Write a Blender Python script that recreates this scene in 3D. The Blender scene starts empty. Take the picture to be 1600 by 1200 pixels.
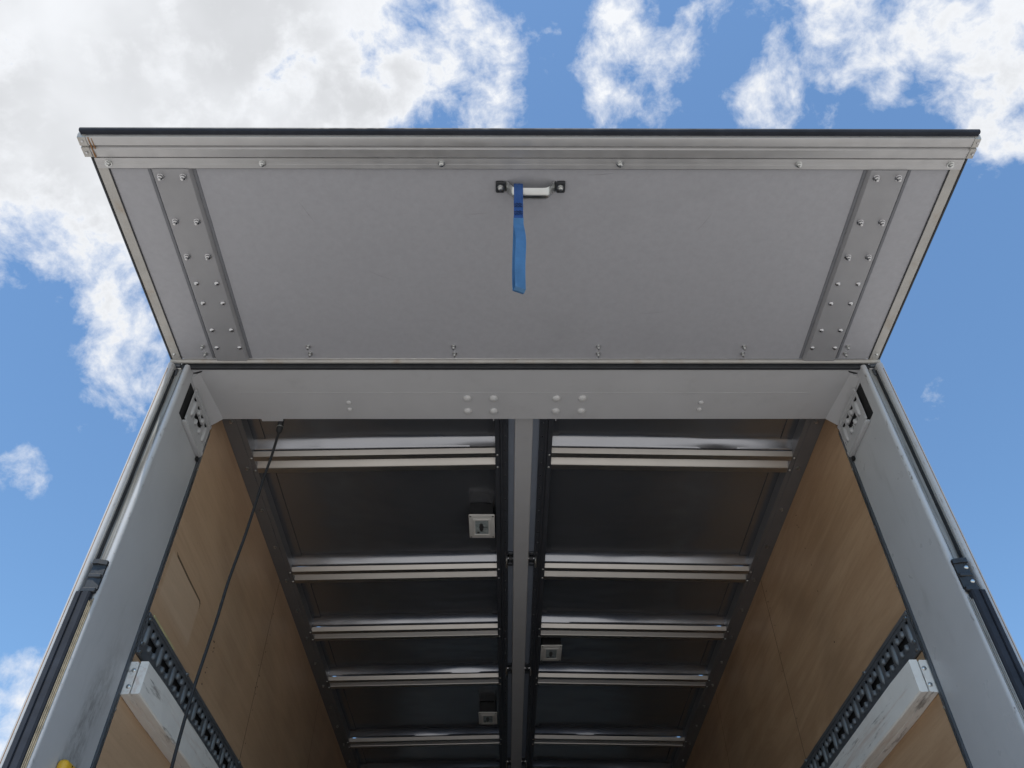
import bpy, bmesh, math, random
from mathutils import Vector, Matrix, noise
random.seed(7)
R = math.radians
scn = bpy.context.scene

# ------------------------------------------------------------------ camera
PITCH = R(45.2); TURN = 9/1282.0
fwd0 = Vector((0, math.cos(PITCH), math.sin(PITCH))); right0 = Vector((1, 0, 0))
upv = Vector((0, -math.sin(PITCH), math.cos(PITCH)))
fw = fwd0*math.cos(TURN)+right0*math.sin(TURN)
rt = right0*math.cos(TURN)-fwd0*math.sin(TURN)
cd = bpy.data.cameras.new('camera'); cam = bpy.data.objects.new('camera', cd)
scn.collection.objects.link(cam)
cd.sensor_width = 36; cd.lens = 36*1282/1600; cd.clip_start = 0.05; cd.clip_end = 3000
M = Matrix((rt, upv, -fw)).transposed().to_4x4(); M.translation = (-0.072, 0, 1.6)
cam.matrix_world = M
scn.camera = cam

# ------------------------------------------------------------------ light
SUN_EL, SUN_AZ = R(71), R(200)      # azimuth from +Y towards +X: behind the camera, a little to the left
sd = Vector((math.sin(SUN_AZ)*math.cos(SUN_EL), math.cos(SUN_AZ)*math.cos(SUN_EL), math.sin(SUN_EL)))
sl = bpy.data.lights.new('sun', 'SUN'); sl.energy = 3.75; sl.angle = R(0.53); sl.color = (1, .94, .84)
so = bpy.data.objects.new('sun', sl); scn.collection.objects.link(so)
so.rotation_euler = sd.to_track_quat('Z', 'Y').to_euler(); so.location = sd*60

vs = scn.view_settings
vs.view_transform = 'Standard'; vs.look = 'None'; vs.gamma = 1; vs.use_curve_mapping = False
vs.exposure = 0.55

# ------------------------------------------------------------------ sky with a layer of broken cloud
w = bpy.data.worlds.new('World'); scn.world = w; w.use_nodes = True
w.cycles.sampling_method = 'MANUAL'; w.cycles.sample_map_resolution = 512
nt = w.node_tree; nt.nodes.clear(); N = nt.nodes; L = nt.links
def nd(tree, t, **k):
    n = tree.nodes.new(t)
    for a, b in k.items(): setattr(n, a, b)
    return n
def mth(tree, op, a, b=None, clamp=False):
    n = tree.nodes.new('ShaderNodeMath'); n.operation = op; n.use_clamp = clamp
    for i, v in enumerate((a, b)):
        if v is None: continue
        if isinstance(v, (int, float)): n.inputs[i].default_value = v
        else: tree.links.new(v, n.inputs[i])
    return n.outputs[0]
def mrange(tree, v, a, b, c, d, smooth=False):
    n = tree.nodes.new('ShaderNodeMapRange'); n.clamp = True
    if smooth: n.interpolation_type = 'SMOOTHSTEP'
    tree.links.new(v, n.inputs[0])
    for i, x in enumerate((a, b, c, d)): n.inputs[1+i].default_value = x
    return n.outputs[0]
SKY_K = 0.125
sky = nd(nt, 'ShaderNodeTexSky', sky_type='NISHITA'); sky.sun_disc = False
sky.sun_elevation = SUN_EL; sky.sun_rotation = SUN_AZ; sky.air_density = 1.0; sky.dust_density = .3; sky.ozone_density = .8; sky.altitude = 200
tc = nd(nt, 'ShaderNodeTexCoord')
wn = nd(nt, 'ShaderNodeTexNoise'); wn.inputs['Scale'].default_value = 7; wn.inputs['Detail'].default_value = 4; wn.inputs['Roughness'].default_value = .55
L.new(tc.outputs['Generated'], wn.inputs['Vector'])
wv = nd(nt, 'ShaderNodeVectorMath', operation='SUBTRACT'); L.new(wn.outputs['Color'], wv.inputs[0]); wv.inputs[1].default_value = (.5, .5, .5)
def warped(k):
    a = nd(nt, 'ShaderNodeVectorMath', operation='SCALE'); L.new(wv.outputs[0], a.inputs[0]); a.inputs['Scale'].default_value = k
    b = nd(nt, 'ShaderNodeVectorMath', operation='ADD'); L.new(tc.outputs['Generated'], b.inputs[0]); L.new(a.outputs[0], b.inputs[1])
    c = nd(nt, 'ShaderNodeVectorMath', operation='NORMALIZE'); L.new(b.outputs[0], c.inputs[0]); return c.outputs[0]
w1 = warped(.11); w2 = warped(.05)
def fbm(vec, scale, detail, rough, off):
    n = nd(nt, 'ShaderNodeTexNoise'); n.noise_dimensions = '3D'
    mp = nd(nt, 'ShaderNodeMapping'); mp.inputs['Location'].default_value = off
    L.new(vec, mp.inputs[0]); L.new(mp.outputs[0], n.inputs['Vector'])
    n.inputs['Scale'].default_value = scale; n.inputs['Detail'].default_value = detail; n.inputs['Roughness'].default_value = rough
    return n.outputs['Fac']
fine = fbm(w2, 13.0, 10, .63, (3.1, 1.7, 0.4))
wide = fbm(tc.outputs['Generated'], 2.2, 3, .5, (9.2, 4.4, 2.0))
def pixdir(x, y):
    return (rt*(x-800)-upv*(y-600)+fw*1282).normalized()
# the larger clouds of this sky: where they stand, how wide, how dense
CL = [(150, 0, 420, 1.3), (450, 60, 260, 1.15), (640, 90, 180, .80), (750, 110, 120, .68), (50, 160, 200, .95), (110, 330, 100, .42),
      (180, 440, 125, .66), (240, 550, 115, .78), (150, 530, 60, .55), (-10, 1130, 120, .95), (10, 735, 55, .58), (45, 395, 40, .42),
      (975, 100, 88, .74), (1000, 15, 60, .50), (1105, 50, 62, .66), (1220, 135, 72, .74), (1335, 45, 105, .88), (1425, 5, 100, .80), (1560, 60, 125, 1.0),
      (1575, 175, 85, .78), (1275, 185, 50, .52), (1195, 50, 60, .48), (850, 40, 40, .42), (1070, 130, 40, .42)]
tot = None
for x, y, r, k in CL:
    dv = pixdir(x, y); dr = dv.angle(pixdir(x+r if x < 900 else x-r, y))
    n = nd(nt, 'ShaderNodeVectorMath', operation='DOT_PRODUCT'); L.new(w1, n.inputs[0]); n.inputs[1].default_value = dv
    m = mrange(nt, n.outputs['Value'], math.cos(dr*1.45), math.cos(dr*.15), 0, k, True)
    tot = m if tot is None else mth(nt, 'MAXIMUM', tot, m)
# scattered cloud over the rest of the sky
rest = mrange(nt, wide, .56, .72, 0, .8, True)
seen = nd(nt, 'ShaderNodeVectorMath', operation='DOT_PRODUCT'); L.new(tc.outputs['Generated'], seen.inputs[0]); seen.inputs[1].default_value = fw
rest = mth(nt, 'MULTIPLY', rest, mrange(nt, seen.outputs['Value'], .60, .74, 1, 0, True))
tot = mth(nt, 'MAXIMUM', tot, rest)
dens = mth(nt, 'ADD', mth(nt, 'MULTIPLY', mth(nt, 'SUBTRACT', fine, .5), 2.6), mth(nt, 'SUBTRACT', tot, .50))
cov = mrange(nt, dens, -.10, .46, 0, 1)
cov = mth(nt, 'POWER', cov, 1.25)
thick = mrange(nt, dens, .25, .95, 0, 1, True)
shade = fbm(w2, 3.2, 5, .48, (1.3, 6.7, 5.0))
lum = mth(nt, 'SUBTRACT', 1.0, mth(nt, 'MULTIPLY', thick, mrange(nt, shade, .36, .62, .26, .0, True)))
cc = nd(nt, 'ShaderNodeMix', data_type='RGBA'); L.new(lum, cc.inputs[0])
cc.inputs[6].default_value = (0, 0, .0, 1); cc.inputs[7].default_value = (.64/SKY_K, .655/SKY_K, .68/SKY_K, 1)
tint = nd(nt, 'ShaderNodeMix', data_type='RGBA'); tint.blend_type = 'MULTIPLY'; tint.inputs[0].default_value = 1
L.new(sky.outputs[0], tint.inputs[6]); tint.inputs[7].default_value = (.82, 1.02, 1.10, 1)
mx = nd(nt, 'ShaderNodeMix', data_type='RGBA')
L.new(cov, mx.inputs[0]); L.new(tint.outputs[2], mx.inputs[6]); L.new(cc.outputs[2], mx.inputs[7])
bg = nd(nt, 'ShaderNodeBackground'); bg.inputs[1].default_value = SKY_K
wo = nd(nt, 'ShaderNodeOutputWorld'); L.new(mx.outputs[2], bg.inputs[0]); L.new(bg.outputs[0], wo.inputs[0])

# ------------------------------------------------------------------ materials
MATS = {}
def mat(name, col, rough=.5, metal=0.0, var=.08, vscale=6.0, bump=0.0, bscale=200.0, dirt=None, dirt_amt=0.0, dscale=(3, 3, 3), dlo=.55, dhi=.75, rvar=.1, spec=.5, aniso=None):
    m = bpy.data.materials.new(name); m.use_nodes = True; t = m.node_tree
    b = t.nodes['Principled BSDF']; b.inputs['Roughness'].default_value = rough; b.inputs['Metallic'].default_value = metal
    b.inputs['Specular IOR Level'].default_value = spec
    co = nd(t, 'ShaderNodeTexCoord')
    n = nd(t, 'ShaderNodeTexNoise'); t.links.new(co.outputs['Object'], n.inputs['Vector'])
    n.inputs['Scale'].default_value = vscale; n.inputs['Detail'].default_value = 6; n.inputs['Roughness'].default_value = .6
    rp = nd(t, 'ShaderNodeMix', data_type='RGBA')
    rp.inputs[6].default_value = tuple(c*(1-var) for c in col)+(1,); rp.inputs[7].default_value = tuple(min(1, c*(1+var)) for c in col)+(1,)
    t.links.new(mrange(t, n.outputs['Fac'], .3, .7, 0, 1), rp.inputs[0]); out = rp.outputs[2]
    if dirt:
        mp = nd(t, 'ShaderNodeMapping'); mp.inputs['Scale'].default_value = dscale; t.links.new(co.outputs['Object'], mp.inputs[0])
        n2 = nd(t, 'ShaderNodeTexNoise'); t.links.new(mp.outputs[0], n2.inputs['Vector']); n2.inputs['Scale'].default_value = 1; n2.inputs['Detail'].default_value = 8; n2.inputs['Roughness'].default_value = .65
        mm = nd(t, 'ShaderNodeMix', data_type='RGBA'); t.links.new(mrange(t, n2.outputs['Fac'], dlo, dhi, 0, dirt_amt, True), mm.inputs[0])
        t.links.new(out, mm.inputs[6]); mm.inputs[7].default_value = dirt+(1,); out = mm.outputs[2]
    t.links.new(out, b.inputs['Base Color'])
    n3 = nd(t, 'ShaderNodeTexNoise'); t.links.new(co.outputs['Object'], n3.inputs['Vector']); n3.inputs['Scale'].default_value = vscale*2.7; n3.inputs['Detail'].default_value = 4
    t.links.new(mrange(t, n3.outputs['Fac'], .3, .7, max(.02, rough-rvar), min(1, rough+rvar)), b.inputs['Roughness'])
    if bump:
        n4 = nd(t, 'ShaderNodeTexNoise'); t.links.new(co.outputs['Object'], n4.inputs['Vector']); n4.inputs['Scale'].default_value = bscale; n4.inputs['Detail'].default_value = 3
        bp = nd(t, 'ShaderNodeBump'); bp.inputs['Strength'].default_value = bump; bp.inputs['Distance'].default_value = .002
        t.links.new(n4.outputs['Fac'], bp.inputs['Height']); t.links.new(bp.outputs[0], b.inputs['Normal'])
    MATS[name] = m; return m

mat('panel_grey', (.352, .354, .376), .50, 0, .045, 55, .12, 160, (.30, .303, .32), .45, (3, 4, 3), .5, .75)
mat('plate_grey', (.30, .30, .31), .42, .15, .05, 8, .08, 200, (.28, .28, .29), .3, (20, 4, 5))
mat('aluminium', (.455, .452, .45), .42, .5, .05, 9, .05, 300, (.33, .315, .29), .35, (3, 30, 12), .52, .75)
mat('dirty_aluminium', (.42, .41, .385), .5, .35, .08, 9, .08, 200, (.33, .25, .17), .5, (16, 9, 16), .5, .7)
mat('paint_frame', (.465, .467, .475), .38, 0, .04, 4, .05, 120, (.30, .30, .295), .3, (9, 9, 2.2), .52, .8)
mat('paint_post', (.465, .467, .475), .36, 0, .04, 4, .05, 120, (.25, .25, .245), .35, (14, 14, 4), .55, .8)
def soiled():      # hand-rubbed grime down the middle of the left post
    m = mat('paint_post_soiled', (.465, .467, .475), .38, 0, .04, 4, .05, 120, (.25, .25, .245), .3, (14, 14, 4), .55, .8); t = m.node_tree; b = t.nodes['Principled BSDF']
    src = b.inputs['Base Color'].links[0].from_socket
    co = nd(t, 'ShaderNodeTexCoord'); sp = nd(t, 'ShaderNodeSeparateXYZ'); t.links.new(co.outputs['Object'], sp.inputs[0])
    def nz(sc, detail, rough):
        mp = nd(t, 'ShaderNodeMapping'); mp.inputs['Scale'].default_value = sc; t.links.new(co.outputs['Object'], mp.inputs[0])
        n = nd(t, 'ShaderNodeTexNoise'); n.inputs['Scale'].default_value = 1; n.inputs['Detail'].default_value = detail; n.inputs['Roughness'].default_value = rough; t.links.new(mp.outputs[0], n.inputs['Vector']); return n.outputs['Fac']
    yy = mth(t, 'ADD', sp.outputs[1], mth(t, 'MULTIPLY', nz((4, 4, 5), 2, .5), .10))
    band = mrange(t, mth(t, 'ABSOLUTE', mth(t, 'SUBTRACT', yy, 2.265)), .015, .085, 1, 0, True)
    band = mth(t, 'MULTIPLY', band, mrange(t, sp.outputs[2], 2.88, 2.55, 0, 1, True))
    f = mth(t, 'MULTIPLY', band, mrange(t, nz((60, 60, 22), 8, .75), .42, .68, .10, .75))
    k = nd(t, 'ShaderNodeMix', data_type='RGBA'); t.links.new(f, k.inputs[0]); t.links.new(src, k.inputs[6]); k.inputs[7].default_value = (.10, .095, .085, 1)
    t.links.new(k.outputs[2], b.inputs['Base Color'])
soiled()
for k in ('paint_post', 'paint_post_soiled'):
    t = MATS[k].node_tree; b = t.nodes['Principled BSDF']; src = b.inputs['Base Color'].links[0].from_socket
    co = nd(t, 'ShaderNodeTexCoord'); sp = nd(t, 'ShaderNodeSeparateXYZ'); t.links.new(co.outputs['Object'], sp.inputs[0])
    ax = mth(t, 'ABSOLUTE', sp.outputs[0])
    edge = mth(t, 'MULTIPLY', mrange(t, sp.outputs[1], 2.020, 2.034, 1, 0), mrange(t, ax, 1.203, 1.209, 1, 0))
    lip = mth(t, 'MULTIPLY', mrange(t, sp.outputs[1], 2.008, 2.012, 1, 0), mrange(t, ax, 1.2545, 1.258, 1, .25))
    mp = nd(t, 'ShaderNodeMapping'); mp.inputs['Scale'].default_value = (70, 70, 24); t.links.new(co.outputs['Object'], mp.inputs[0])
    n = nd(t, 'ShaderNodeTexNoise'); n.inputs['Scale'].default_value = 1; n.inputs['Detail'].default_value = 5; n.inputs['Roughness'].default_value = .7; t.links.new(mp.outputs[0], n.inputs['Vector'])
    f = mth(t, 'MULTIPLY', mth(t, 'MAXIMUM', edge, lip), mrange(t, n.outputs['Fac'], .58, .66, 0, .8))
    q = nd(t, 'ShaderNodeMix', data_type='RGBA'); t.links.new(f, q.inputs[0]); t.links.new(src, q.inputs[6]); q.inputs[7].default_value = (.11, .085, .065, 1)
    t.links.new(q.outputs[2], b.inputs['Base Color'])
mat('paint_gutter', (.36, .36, .35), .45, 0, .06, 8, .1, 120, (.09, .085, .075), .85, (60, 60, 2.2), .45, .66)
mat('rubber_black', (.022, .024, .028), .5, 0, .25, 20, .1, 300)
mat('rubber_seal', (.024, .028, .038), .75, 0, .2, 14, .08, 200, spec=.25)
mat('zinc', (.60, .61, .60), .30, 1, .03, 40, rvar=.02)
mat('steel_rivet', (.55, .55, .56), .25, 1, .1, 60)
mat('painted_bolt', (.55, .55, .545), .4, 0, .06, 60)
mat('gunmetal', (.10, .11, .125), .45, .45, .12, 10, .08, 200)
mat('rail_dark', (.115, .125, .14), .48, .25, .15, 14, .1, 240, (.22, .22, .22), .3, (10, 10, 10))
mat('rib_grey', (.17, .185, .20), .45, .25, .12, 20, .08, 240)
mat('galvanised', (.20, .20, .205), .42, .35, .05, 7, .03, 120, rvar=.03)
mat('bow_metal', (.52, .495, .46), .42, 1, .015, 4, 0, 90, rvar=.02)
mat('dark_profile', (.07, .074, .085), .40, .3, .1, 12, .04, 160, rvar=.03)
mat('tarpaulin', (.30, .34, .41), .6, 0, .08, 3, .2, 60)
mat('floor_board', (.13, .135, .15), .55, 0, .2, 5, .2, 80)
mat('white_skin', (.72, .73, .74), .35, 0, .03, 4)
mat('chassis_black', (.03, .03, .033), .55, 0, .2, 8)
mat('foam', (.50, .45, .24), .8, 0, .15, 30, .4, 150)
mat('cable_black', (.012, .012, .013), .65, 0, .2, 40)
mat('yellow_plastic', (.75, .43, .03), .4, 0, .06, 30)
mat('lamp_plastic', (.60, .59, .56), .42, 0, .04, 20)
mat('lamp_lens', (.30, .34, .34), .12, 0, .25, 60)
mat('lamp_housing', (.010, .010, .011), .6, 0, .1, 20)
mat('front_lining', (.42, .42, .43), .5, 0, .05, 3)
mat('bead_grey', (.16, .165, .18), .55, 0, .1, 30)
mat('lamp_core', (.05, .05, .05), .4, 0, .2, 50)
mat('hole_black', (.008, .008, .009), .8, 0, .1, 10)
mat('wood_edge', (.40, .33, .23), .7, 0, .3, 40, .2, 90)
mat('rust_stain', (.30, .16, .07), .8, 0, .3, 40)
mat('staple', (.05, .04, .03), .6, .3, .2, 60)
mat('scuff', (.13, .085, .05), .7, 0, .25, 60)
mat('tyre', (.03, .03, .03), .8, 0, .2, 12)
mat('wheel_rim', (.4, .4, .41), .4, .6, .1, 9)
mat('strap_blue', (.018, .065, .22), .65, 0, .10, 60, .35, 700)
mat('strap_lit', (.11, .27, .48), .6, 0, .22, 16, .35, 700)  # same webbing as above; light on the tilted loop put into the colour
mat('strap_thread', (.008, .02, .07), .7, 0, .2, 60)
for k in ('strap_lit',):     # woven webbing lets some daylight through
    t = MATS[k].node_tree; b = t.nodes['Principled BSDF']; o = t.nodes['Material Output']
    tr = nd(t, 'ShaderNodeBsdfTranslucent'); tr.inputs[0].default_value = (.10, .27, .52, 1)
    ms = nd(t, 'ShaderNodeMixShader'); ms.inputs[0].default_value = .35
    t.links.new(b.outputs[0], ms.inputs[1]); t.links.new(tr.outputs[0], ms.inputs[2]); t.links.new(ms.outputs[0], o.inputs[0])

def ceiling_sheet():        # thin bright-rolled sheet, slightly buckled
    m = mat('ceiling_sheet', (.38, .39, .415), .23, .86, .04, 3, 0, 100, rvar=.04); t = m.node_tree
    co = nd(t, 'ShaderNodeTexCoord'); mp = nd(t, 'ShaderNodeMapping'); mp.inputs['Scale'].default_value = (2.2, 5, 1); t.links.new(co.outputs['Object'], mp.inputs[0])
    n = nd(t, 'ShaderNodeTexNoise'); n.inputs['Scale'].default_value = 1; n.inputs['Detail'].default_value = 2; t.links.new(mp.outputs[0], n.inputs['Vector'])
    bp = nd(t, 'ShaderNodeBump'); bp.inputs['Strength'].default_value = .35; bp.inputs['Distance'].default_value = .02
    t.links.new(n.outputs['Fac'], bp.inputs['Height']); t.links.new(bp.outputs[0], t.nodes['Principled BSDF'].inputs['Normal'])
ceiling_sheet()

def plywood(name, c1, c2, c3):
    m = bpy.data.materials.new(name); m.use_nodes = True; t = m.node_tree; b = t.nodes['Principled BSDF']
    b.inputs['Roughness'].default_value = .5
    co = nd(t, 'ShaderNodeTexCoord')
    def nz(sc, detail, rough, dist):
        mp = nd(t, 'ShaderNodeMapping'); mp.inputs['Scale'].default_value = sc; t.links.new(co.outputs['Object'], mp.inputs[0])
        n = nd(t, 'ShaderNodeTexNoise'); n.inputs['Scale'].default_value = 1; n.inputs['Detail'].default_value = detail; n.inputs['Roughness'].default_value = rough; n.inputs['Distortion'].default_value = dist
        t.links.new(mp.outputs[0], n.inputs['Vector']); return n.outputs['Fac']
    g1 = nz((3, 1.1, 7.0), 5, .6, 1.4); g2 = nz((3, 3, 90), 4, .6, .3); g3 = nz((2, 1.3, 1.3), 3, .5, .4); g4 = nz((30, 40, 60), 4, .7, 0)
    a = nd(t, 'ShaderNodeMix', data_type='RGBA'); a.inputs[6].default_value = c1+(1,); a.inputs[7].default_value = c2+(1,); t.links.new(mrange(t, g1, .35, .68, 0, 1, True), a.inputs[0])
    c = nd(t, 'ShaderNodeMix', data_type='RGBA'); t.links.new(mrange(t, g2, .45, .7, 0, .3), c.inputs[0]); t.links.new(a.outputs[2], c.inputs[6]); c.inputs[7].default_value = c3+(1,)
    e = nd(t, 'ShaderNodeMix', data_type='RGBA'); e.blend_type = 'MULTIPLY'; t.links.new(mrange(t, g3, .45, .7, 0, .45, True), e.inputs[0]); t.links.new(c.outputs[2], e.inputs[6]); e.inputs[7].default_value = (.62, .64, .66, 1)
    h = nd(t, 'ShaderNodeMix', data_type='RGBA'); h.blend_type = 'MULTIPLY'; t.links.new(mrange(t, g4, .6, .72, 0, .3), h.inputs[0]); t.links.new(e.outputs[2], h.inputs[6]); h.inputs[7].default_value = (.4, .35, .3, 1)
    t.links.new(h.outputs[2], b.inputs['Base Color'])
    bp = nd(t, 'ShaderNodeBump'); bp.inputs['Strength'].default_value = .12; bp.inputs['Distance'].default_value = .001; t.links.new(g2, bp.inputs['Height']); t.links.new(bp.outputs[0], b.inputs['Normal'])
    MATS[name] = m
def worn_patch(name):     # paler rubbed rectangle under the scuff on the left lining
    t = MATS[name].node_tree; b = t.nodes['Principled BSDF']; src = b.inputs['Base Color'].links[0].from_socket
    co = nd(t, 'ShaderNodeTexCoord'); sp = nd(t, 'ShaderNodeSeparateXYZ'); t.links.new(co.outputs['Object'], sp.inputs[0])
    y, z = sp.outputs[1], sp.outputs[2]
    f = mth(t, 'MULTIPLY', mth(t, 'MULTIPLY', mrange(t, y, 2.36, 2.375, 0, 1), mrange(t, y, 2.70, 2.715, 1, 0)), mth(t, 'MULTIPLY', mrange(t, z, 2.99, 3.03, 0, 1), mrange(t, z, 3.180, 3.186, 1, 0)))
    q = nd(t, 'ShaderNodeMix', data_type='RGBA'); t.links.new(mth(t, 'MULTIPLY', f, .30), q.inputs[0]); t.links.new(src, q.inputs[6]); q.inputs[7].default_value = (.70, .56, .42, 1); t.links.new(q.outputs[2], b.inputs['Base Color'])
plywood('plywood_left', (.56, .38, .24), (.50, .33, .205), (.39, .24, .14))
worn_patch('plywood_left')
plywood('plywood_right', (.52, .34, .205), (.42, .262, .15), (.32, .19, .10))

def timber():
    m = mat('white_timber', (.80, .785, .75), .6, 0, .05, 14, .25, 60, (.60, .47, .40), .6, (30, 2.0, 26), .5, .68); t = m.node_tree; b = t.nodes['Principled BSDF']
    src = b.inputs['Base Color'].links[0].from_socket
    co = nd(t, 'ShaderNodeTexCoord'); mp = nd(t, 'ShaderNodeMapping'); mp.inputs['Scale'].default_value = (20, 3.2, 30); mp.inputs['Rotation'].default_value = (R(-18), 0, 0); t.links.new(co.outputs['Object'], mp.inputs[0])
    n = nd(t, 'ShaderNodeTexNoise'); n.inputs['Scale'].default_value = 1; n.inputs['Detail'].default_value = 7; n.inputs['Roughness'].default_value = .7; t.links.new(mp.outputs[0], n.inputs['Vector'])
    k = nd(t, 'ShaderNodeMix', data_type='RGBA'); t.links.new(mrange(t, n.outputs['Fac'], .56, .68, 0, .75, True), k.inputs[0]); t.links.new(src, k.inputs[6]); k.inputs[7].default_value = (.14, .12, .11, 1)
    t.links.new(k.outputs[2], b.inputs['Base Color'])
timber()

def ground_mat():
    m = mat('concrete', (.41, .383, .352), .85, 0, .14, .6, .5, 40, (.26, .25, .23), .5, (.35, .35, .35), .45, .7)
    return m
ground_mat()

# ------------------------------------------------------------------ mesh helpers
COL = scn.collection
def box(bm, x0, x1, y0, y1, z0, z1, bev=0.0, seg=1):
    x0, x1 = min(x0, x1), max(x0, x1)
    v = [bm.verts.new(p) for p in ((x0, y0, z0), (x1, y0, z0), (x1, y1, z0), (x0, y1, z0), (x0, y0, z1), (x1, y0, z1), (x1, y1, z1), (x0, y1, z1))]
    fs = [bm.faces.new([v[i] for i in q]) for q in ((0, 3, 2, 1), (4, 5, 6, 7), (0, 1, 5, 4), (1, 2, 6, 5), (2, 3, 7, 6), (3, 0, 4, 7))]
    if bev:
        es = list({e for f in fs for e in f.edges})
        bmesh.ops.bevel(bm, geom=es, offset=bev, segments=seg, affect='EDGES', profile=.5)
def prism(bm, pts, axis, a, b):
    """closed outline pts extruded along an axis: x -> (y,z), y -> (x,z), z -> (x,y)"""
    def mk(p, c):
        return {'x': (c, p[0], p[1]), 'y': (p[0], c, p[1]), 'z': (p[0], p[1], c)}[axis]
    A = [bm.verts.new(mk(p, a)) for p in pts]; B = [bm.verts.new(mk(p, b)) for p in pts]; n = len(pts)
    bm.faces.new(A); bm.faces.new(B[::-1])
    for i in range(n): bm.faces.new((A[i], B[i], B[(i+1) % n], A[(i+1) % n]))
def tube(bm, pts, rad, n=8, cap=True):
    pts = [Vector(p) for p in pts]; rings = []; prev = None
    for i, p in enumerate(pts):
        d = (pts[min(i+1, len(pts)-1)]-pts[max(i-1, 0)]).normalized()
        if prev is None: s = d.cross(Vector((0, 0, 1)) if abs(d.z) < .9 else Vector((0, 1, 0))).normalized()
        else: s = (prev-d*prev.dot(d)).normalized()
        prev = s; u = d.cross(s); r = rad[i] if isinstance(rad, (list, tuple)) else rad
        rings.append([bm.verts.new(p+(s*math.cos(2*math.pi*k/n)+u*math.sin(2*math.pi*k/n))*r) for k in range(n)])
    for a, b in zip(rings, rings[1:]):
        for k in range(n): bm.faces.new((a[k], a[(k+1) % n], b[(k+1) % n], b[k]))
    if cap: bm.faces.new(rings[0][::-1]); bm.faces.new(rings[-1])
def lathe(bm, prof, n=10):
    """prof: (radius, height) list about Z"""
    rings = []
    for r, h in prof:
        rings.append([bm.verts.new((r*math.cos(2*math.pi*k/n), r*math.sin(2*math.pi*k/n), h)) for k in range(n)] if r > 1e-6 else [bm.verts.new((0, 0, h))])
    for a, b in zip(rings, rings[1:]):
        for k in range(n):
            q = [a[k % len(a)], a[(k+1) % len(a)], b[(k+1) % len(b)], b[k % len(b)]]
            q2 = [];
            for v in q:
                if v not in q2: q2.append(v)
            if len(q2) > 2: bm.faces.new(q2)
    if len(rings[0]) > 1: bm.faces.new(rings[0][::-1])
    if len(rings[-1]) > 1: bm.faces.new(rings[-1])
def finish(bm, name, m, smooth=None):
    bmesh.ops.recalc_face_normals(bm, faces=bm.faces[:])
    me = bpy.data.meshes.new(name); bm.to_mesh(me); bm.free()
    me.materials.append(MATS[m])
    if smooth is not None:
        for p in me.polygons: p.use_smooth = True
        me.set_sharp_from_angle(angle=R(smooth))
    return me
def link(name, me, parent=None, loc=None, rot=None, label=None, scale=None):
    o = bpy.data.objects.new(name, me); COL.objects.link(o)
    if parent is not None:
        o.parent = parent; o.matrix_parent_inverse = PW[parent.name].inverted()
    mw = Matrix.Translation(loc or (0, 0, 0))
    if rot is not None: mw = mw @ (rot if isinstance(rot, Matrix) else rot.to_matrix().to_4x4())
    if scale: mw = mw @ Matrix.Diagonal((scale[0], scale[1], scale[2], 1))
    o.matrix_basis = mw; PW[o.name] = mw
    if label: o['label'] = label
    return o
PW = {}
def part(name, m, parent, fn, label=None, smooth=None):
    bm = bmesh.new(); fn(bm); return link(name, finish(bm, name, m, smooth), parent, label=label)
def thing(name, loc, label, cat, group=None):
    o = bpy.data.objects.new(name, None); COL.objects.link(o); o.location = loc; o.empty_display_size = .2
    o['label'] = label; o['category'] = cat
    if group: o['group'] = group
    PW[o.name] = Matrix.Translation(loc); return o

# ------------------------------------------------------------------ ground
bm = bmesh.new()
bmesh.ops.create_grid(bm, x_segments=8, y_segments=8, size=900)
g = link('ground', finish(bm, 'ground', 'concrete')); g['kind'] = 'structure'; g['label'] = 'pale concrete yard that the truck stands on'

# ------------------------------------------------------------------ the truck body
truck = thing('truck_body', (0, 5.2, 0), 'grey cargo box of a truck with raised rear flap, plywood walls and metal ceiling', 'truck')
W = 1.275; WI = 1.2; YB = 2.02; YJ = 2.31; YF = 9.2; ZF = 1.15
ZS = 3.73      # header soffit
ZR = 3.816     # underside of ceiling rails and roof bows
ZP = 3.875     # ceiling sheet

# small shared pieces, heads pointing along +Z locally; DOWN turns them to face the ground
DOWN = Matrix.Rotation(math.pi, 4, 'X')
def piece(name, m, fn, smooth=40):
    bm = bmesh.new(); fn(bm); return finish(bm, name, m, smooth)
ME_RIVET = piece('rivet', 'steel_rivet', lambda b: lathe(b, [(.0085, 0), (.0085, .001), (.0078, .0035), (.0045, .0058), (0, .0066)], 12))
ME_BOLT = piece('bolt', 'steel_rivet', lambda b: (lathe(b, [(.0105, 0), (.0105, .002), (.0085, .0025), (.0075, .009), (.0045, .0105), (.004, .017), (0, .0175)], 10)))
ME_SCREW = piece('screw', 'zinc', lambda b: lathe(b, [(.0085, 0), (.0085, .0018), (.0062, .002), (.0058, .008), (.0035, .009), (.0032, .0125), (0, .013)], 8))
ME_SMALL = piece('screw', 'zinc', lambda b: lathe(b, [(.0055, 0), (.005, .002), (.003, .0035), (0, .004)], 8))
ME_HEX = piece('screw', 'zinc', lambda b: lathe(b, [(.0068, 0), (.0068, .0015), (.0048, .0018), (.0048, .007), (0, .0075)], 6), 20)
ME_PBOLT = piece('bolt', 'painted_bolt', lambda b: lathe(b, [(.0155, 0), (.0155, .0015), (.014, .002), (.0125, .006), (.008, .0085), (0, .0095)], 14))
ME_PBOLT2 = piece('bolt', 'painted_bolt', lambda b: lathe(b, [(.0095, 0), (.0095, .001), (.0085, .004), (.004, .006), (0, .0065)], 12))
ME_DOT = piece('rivet', 'steel_rivet', lambda b: lathe(b, [(.0042, 0), (.0036, .0018), (0, .003)], 8))

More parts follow.
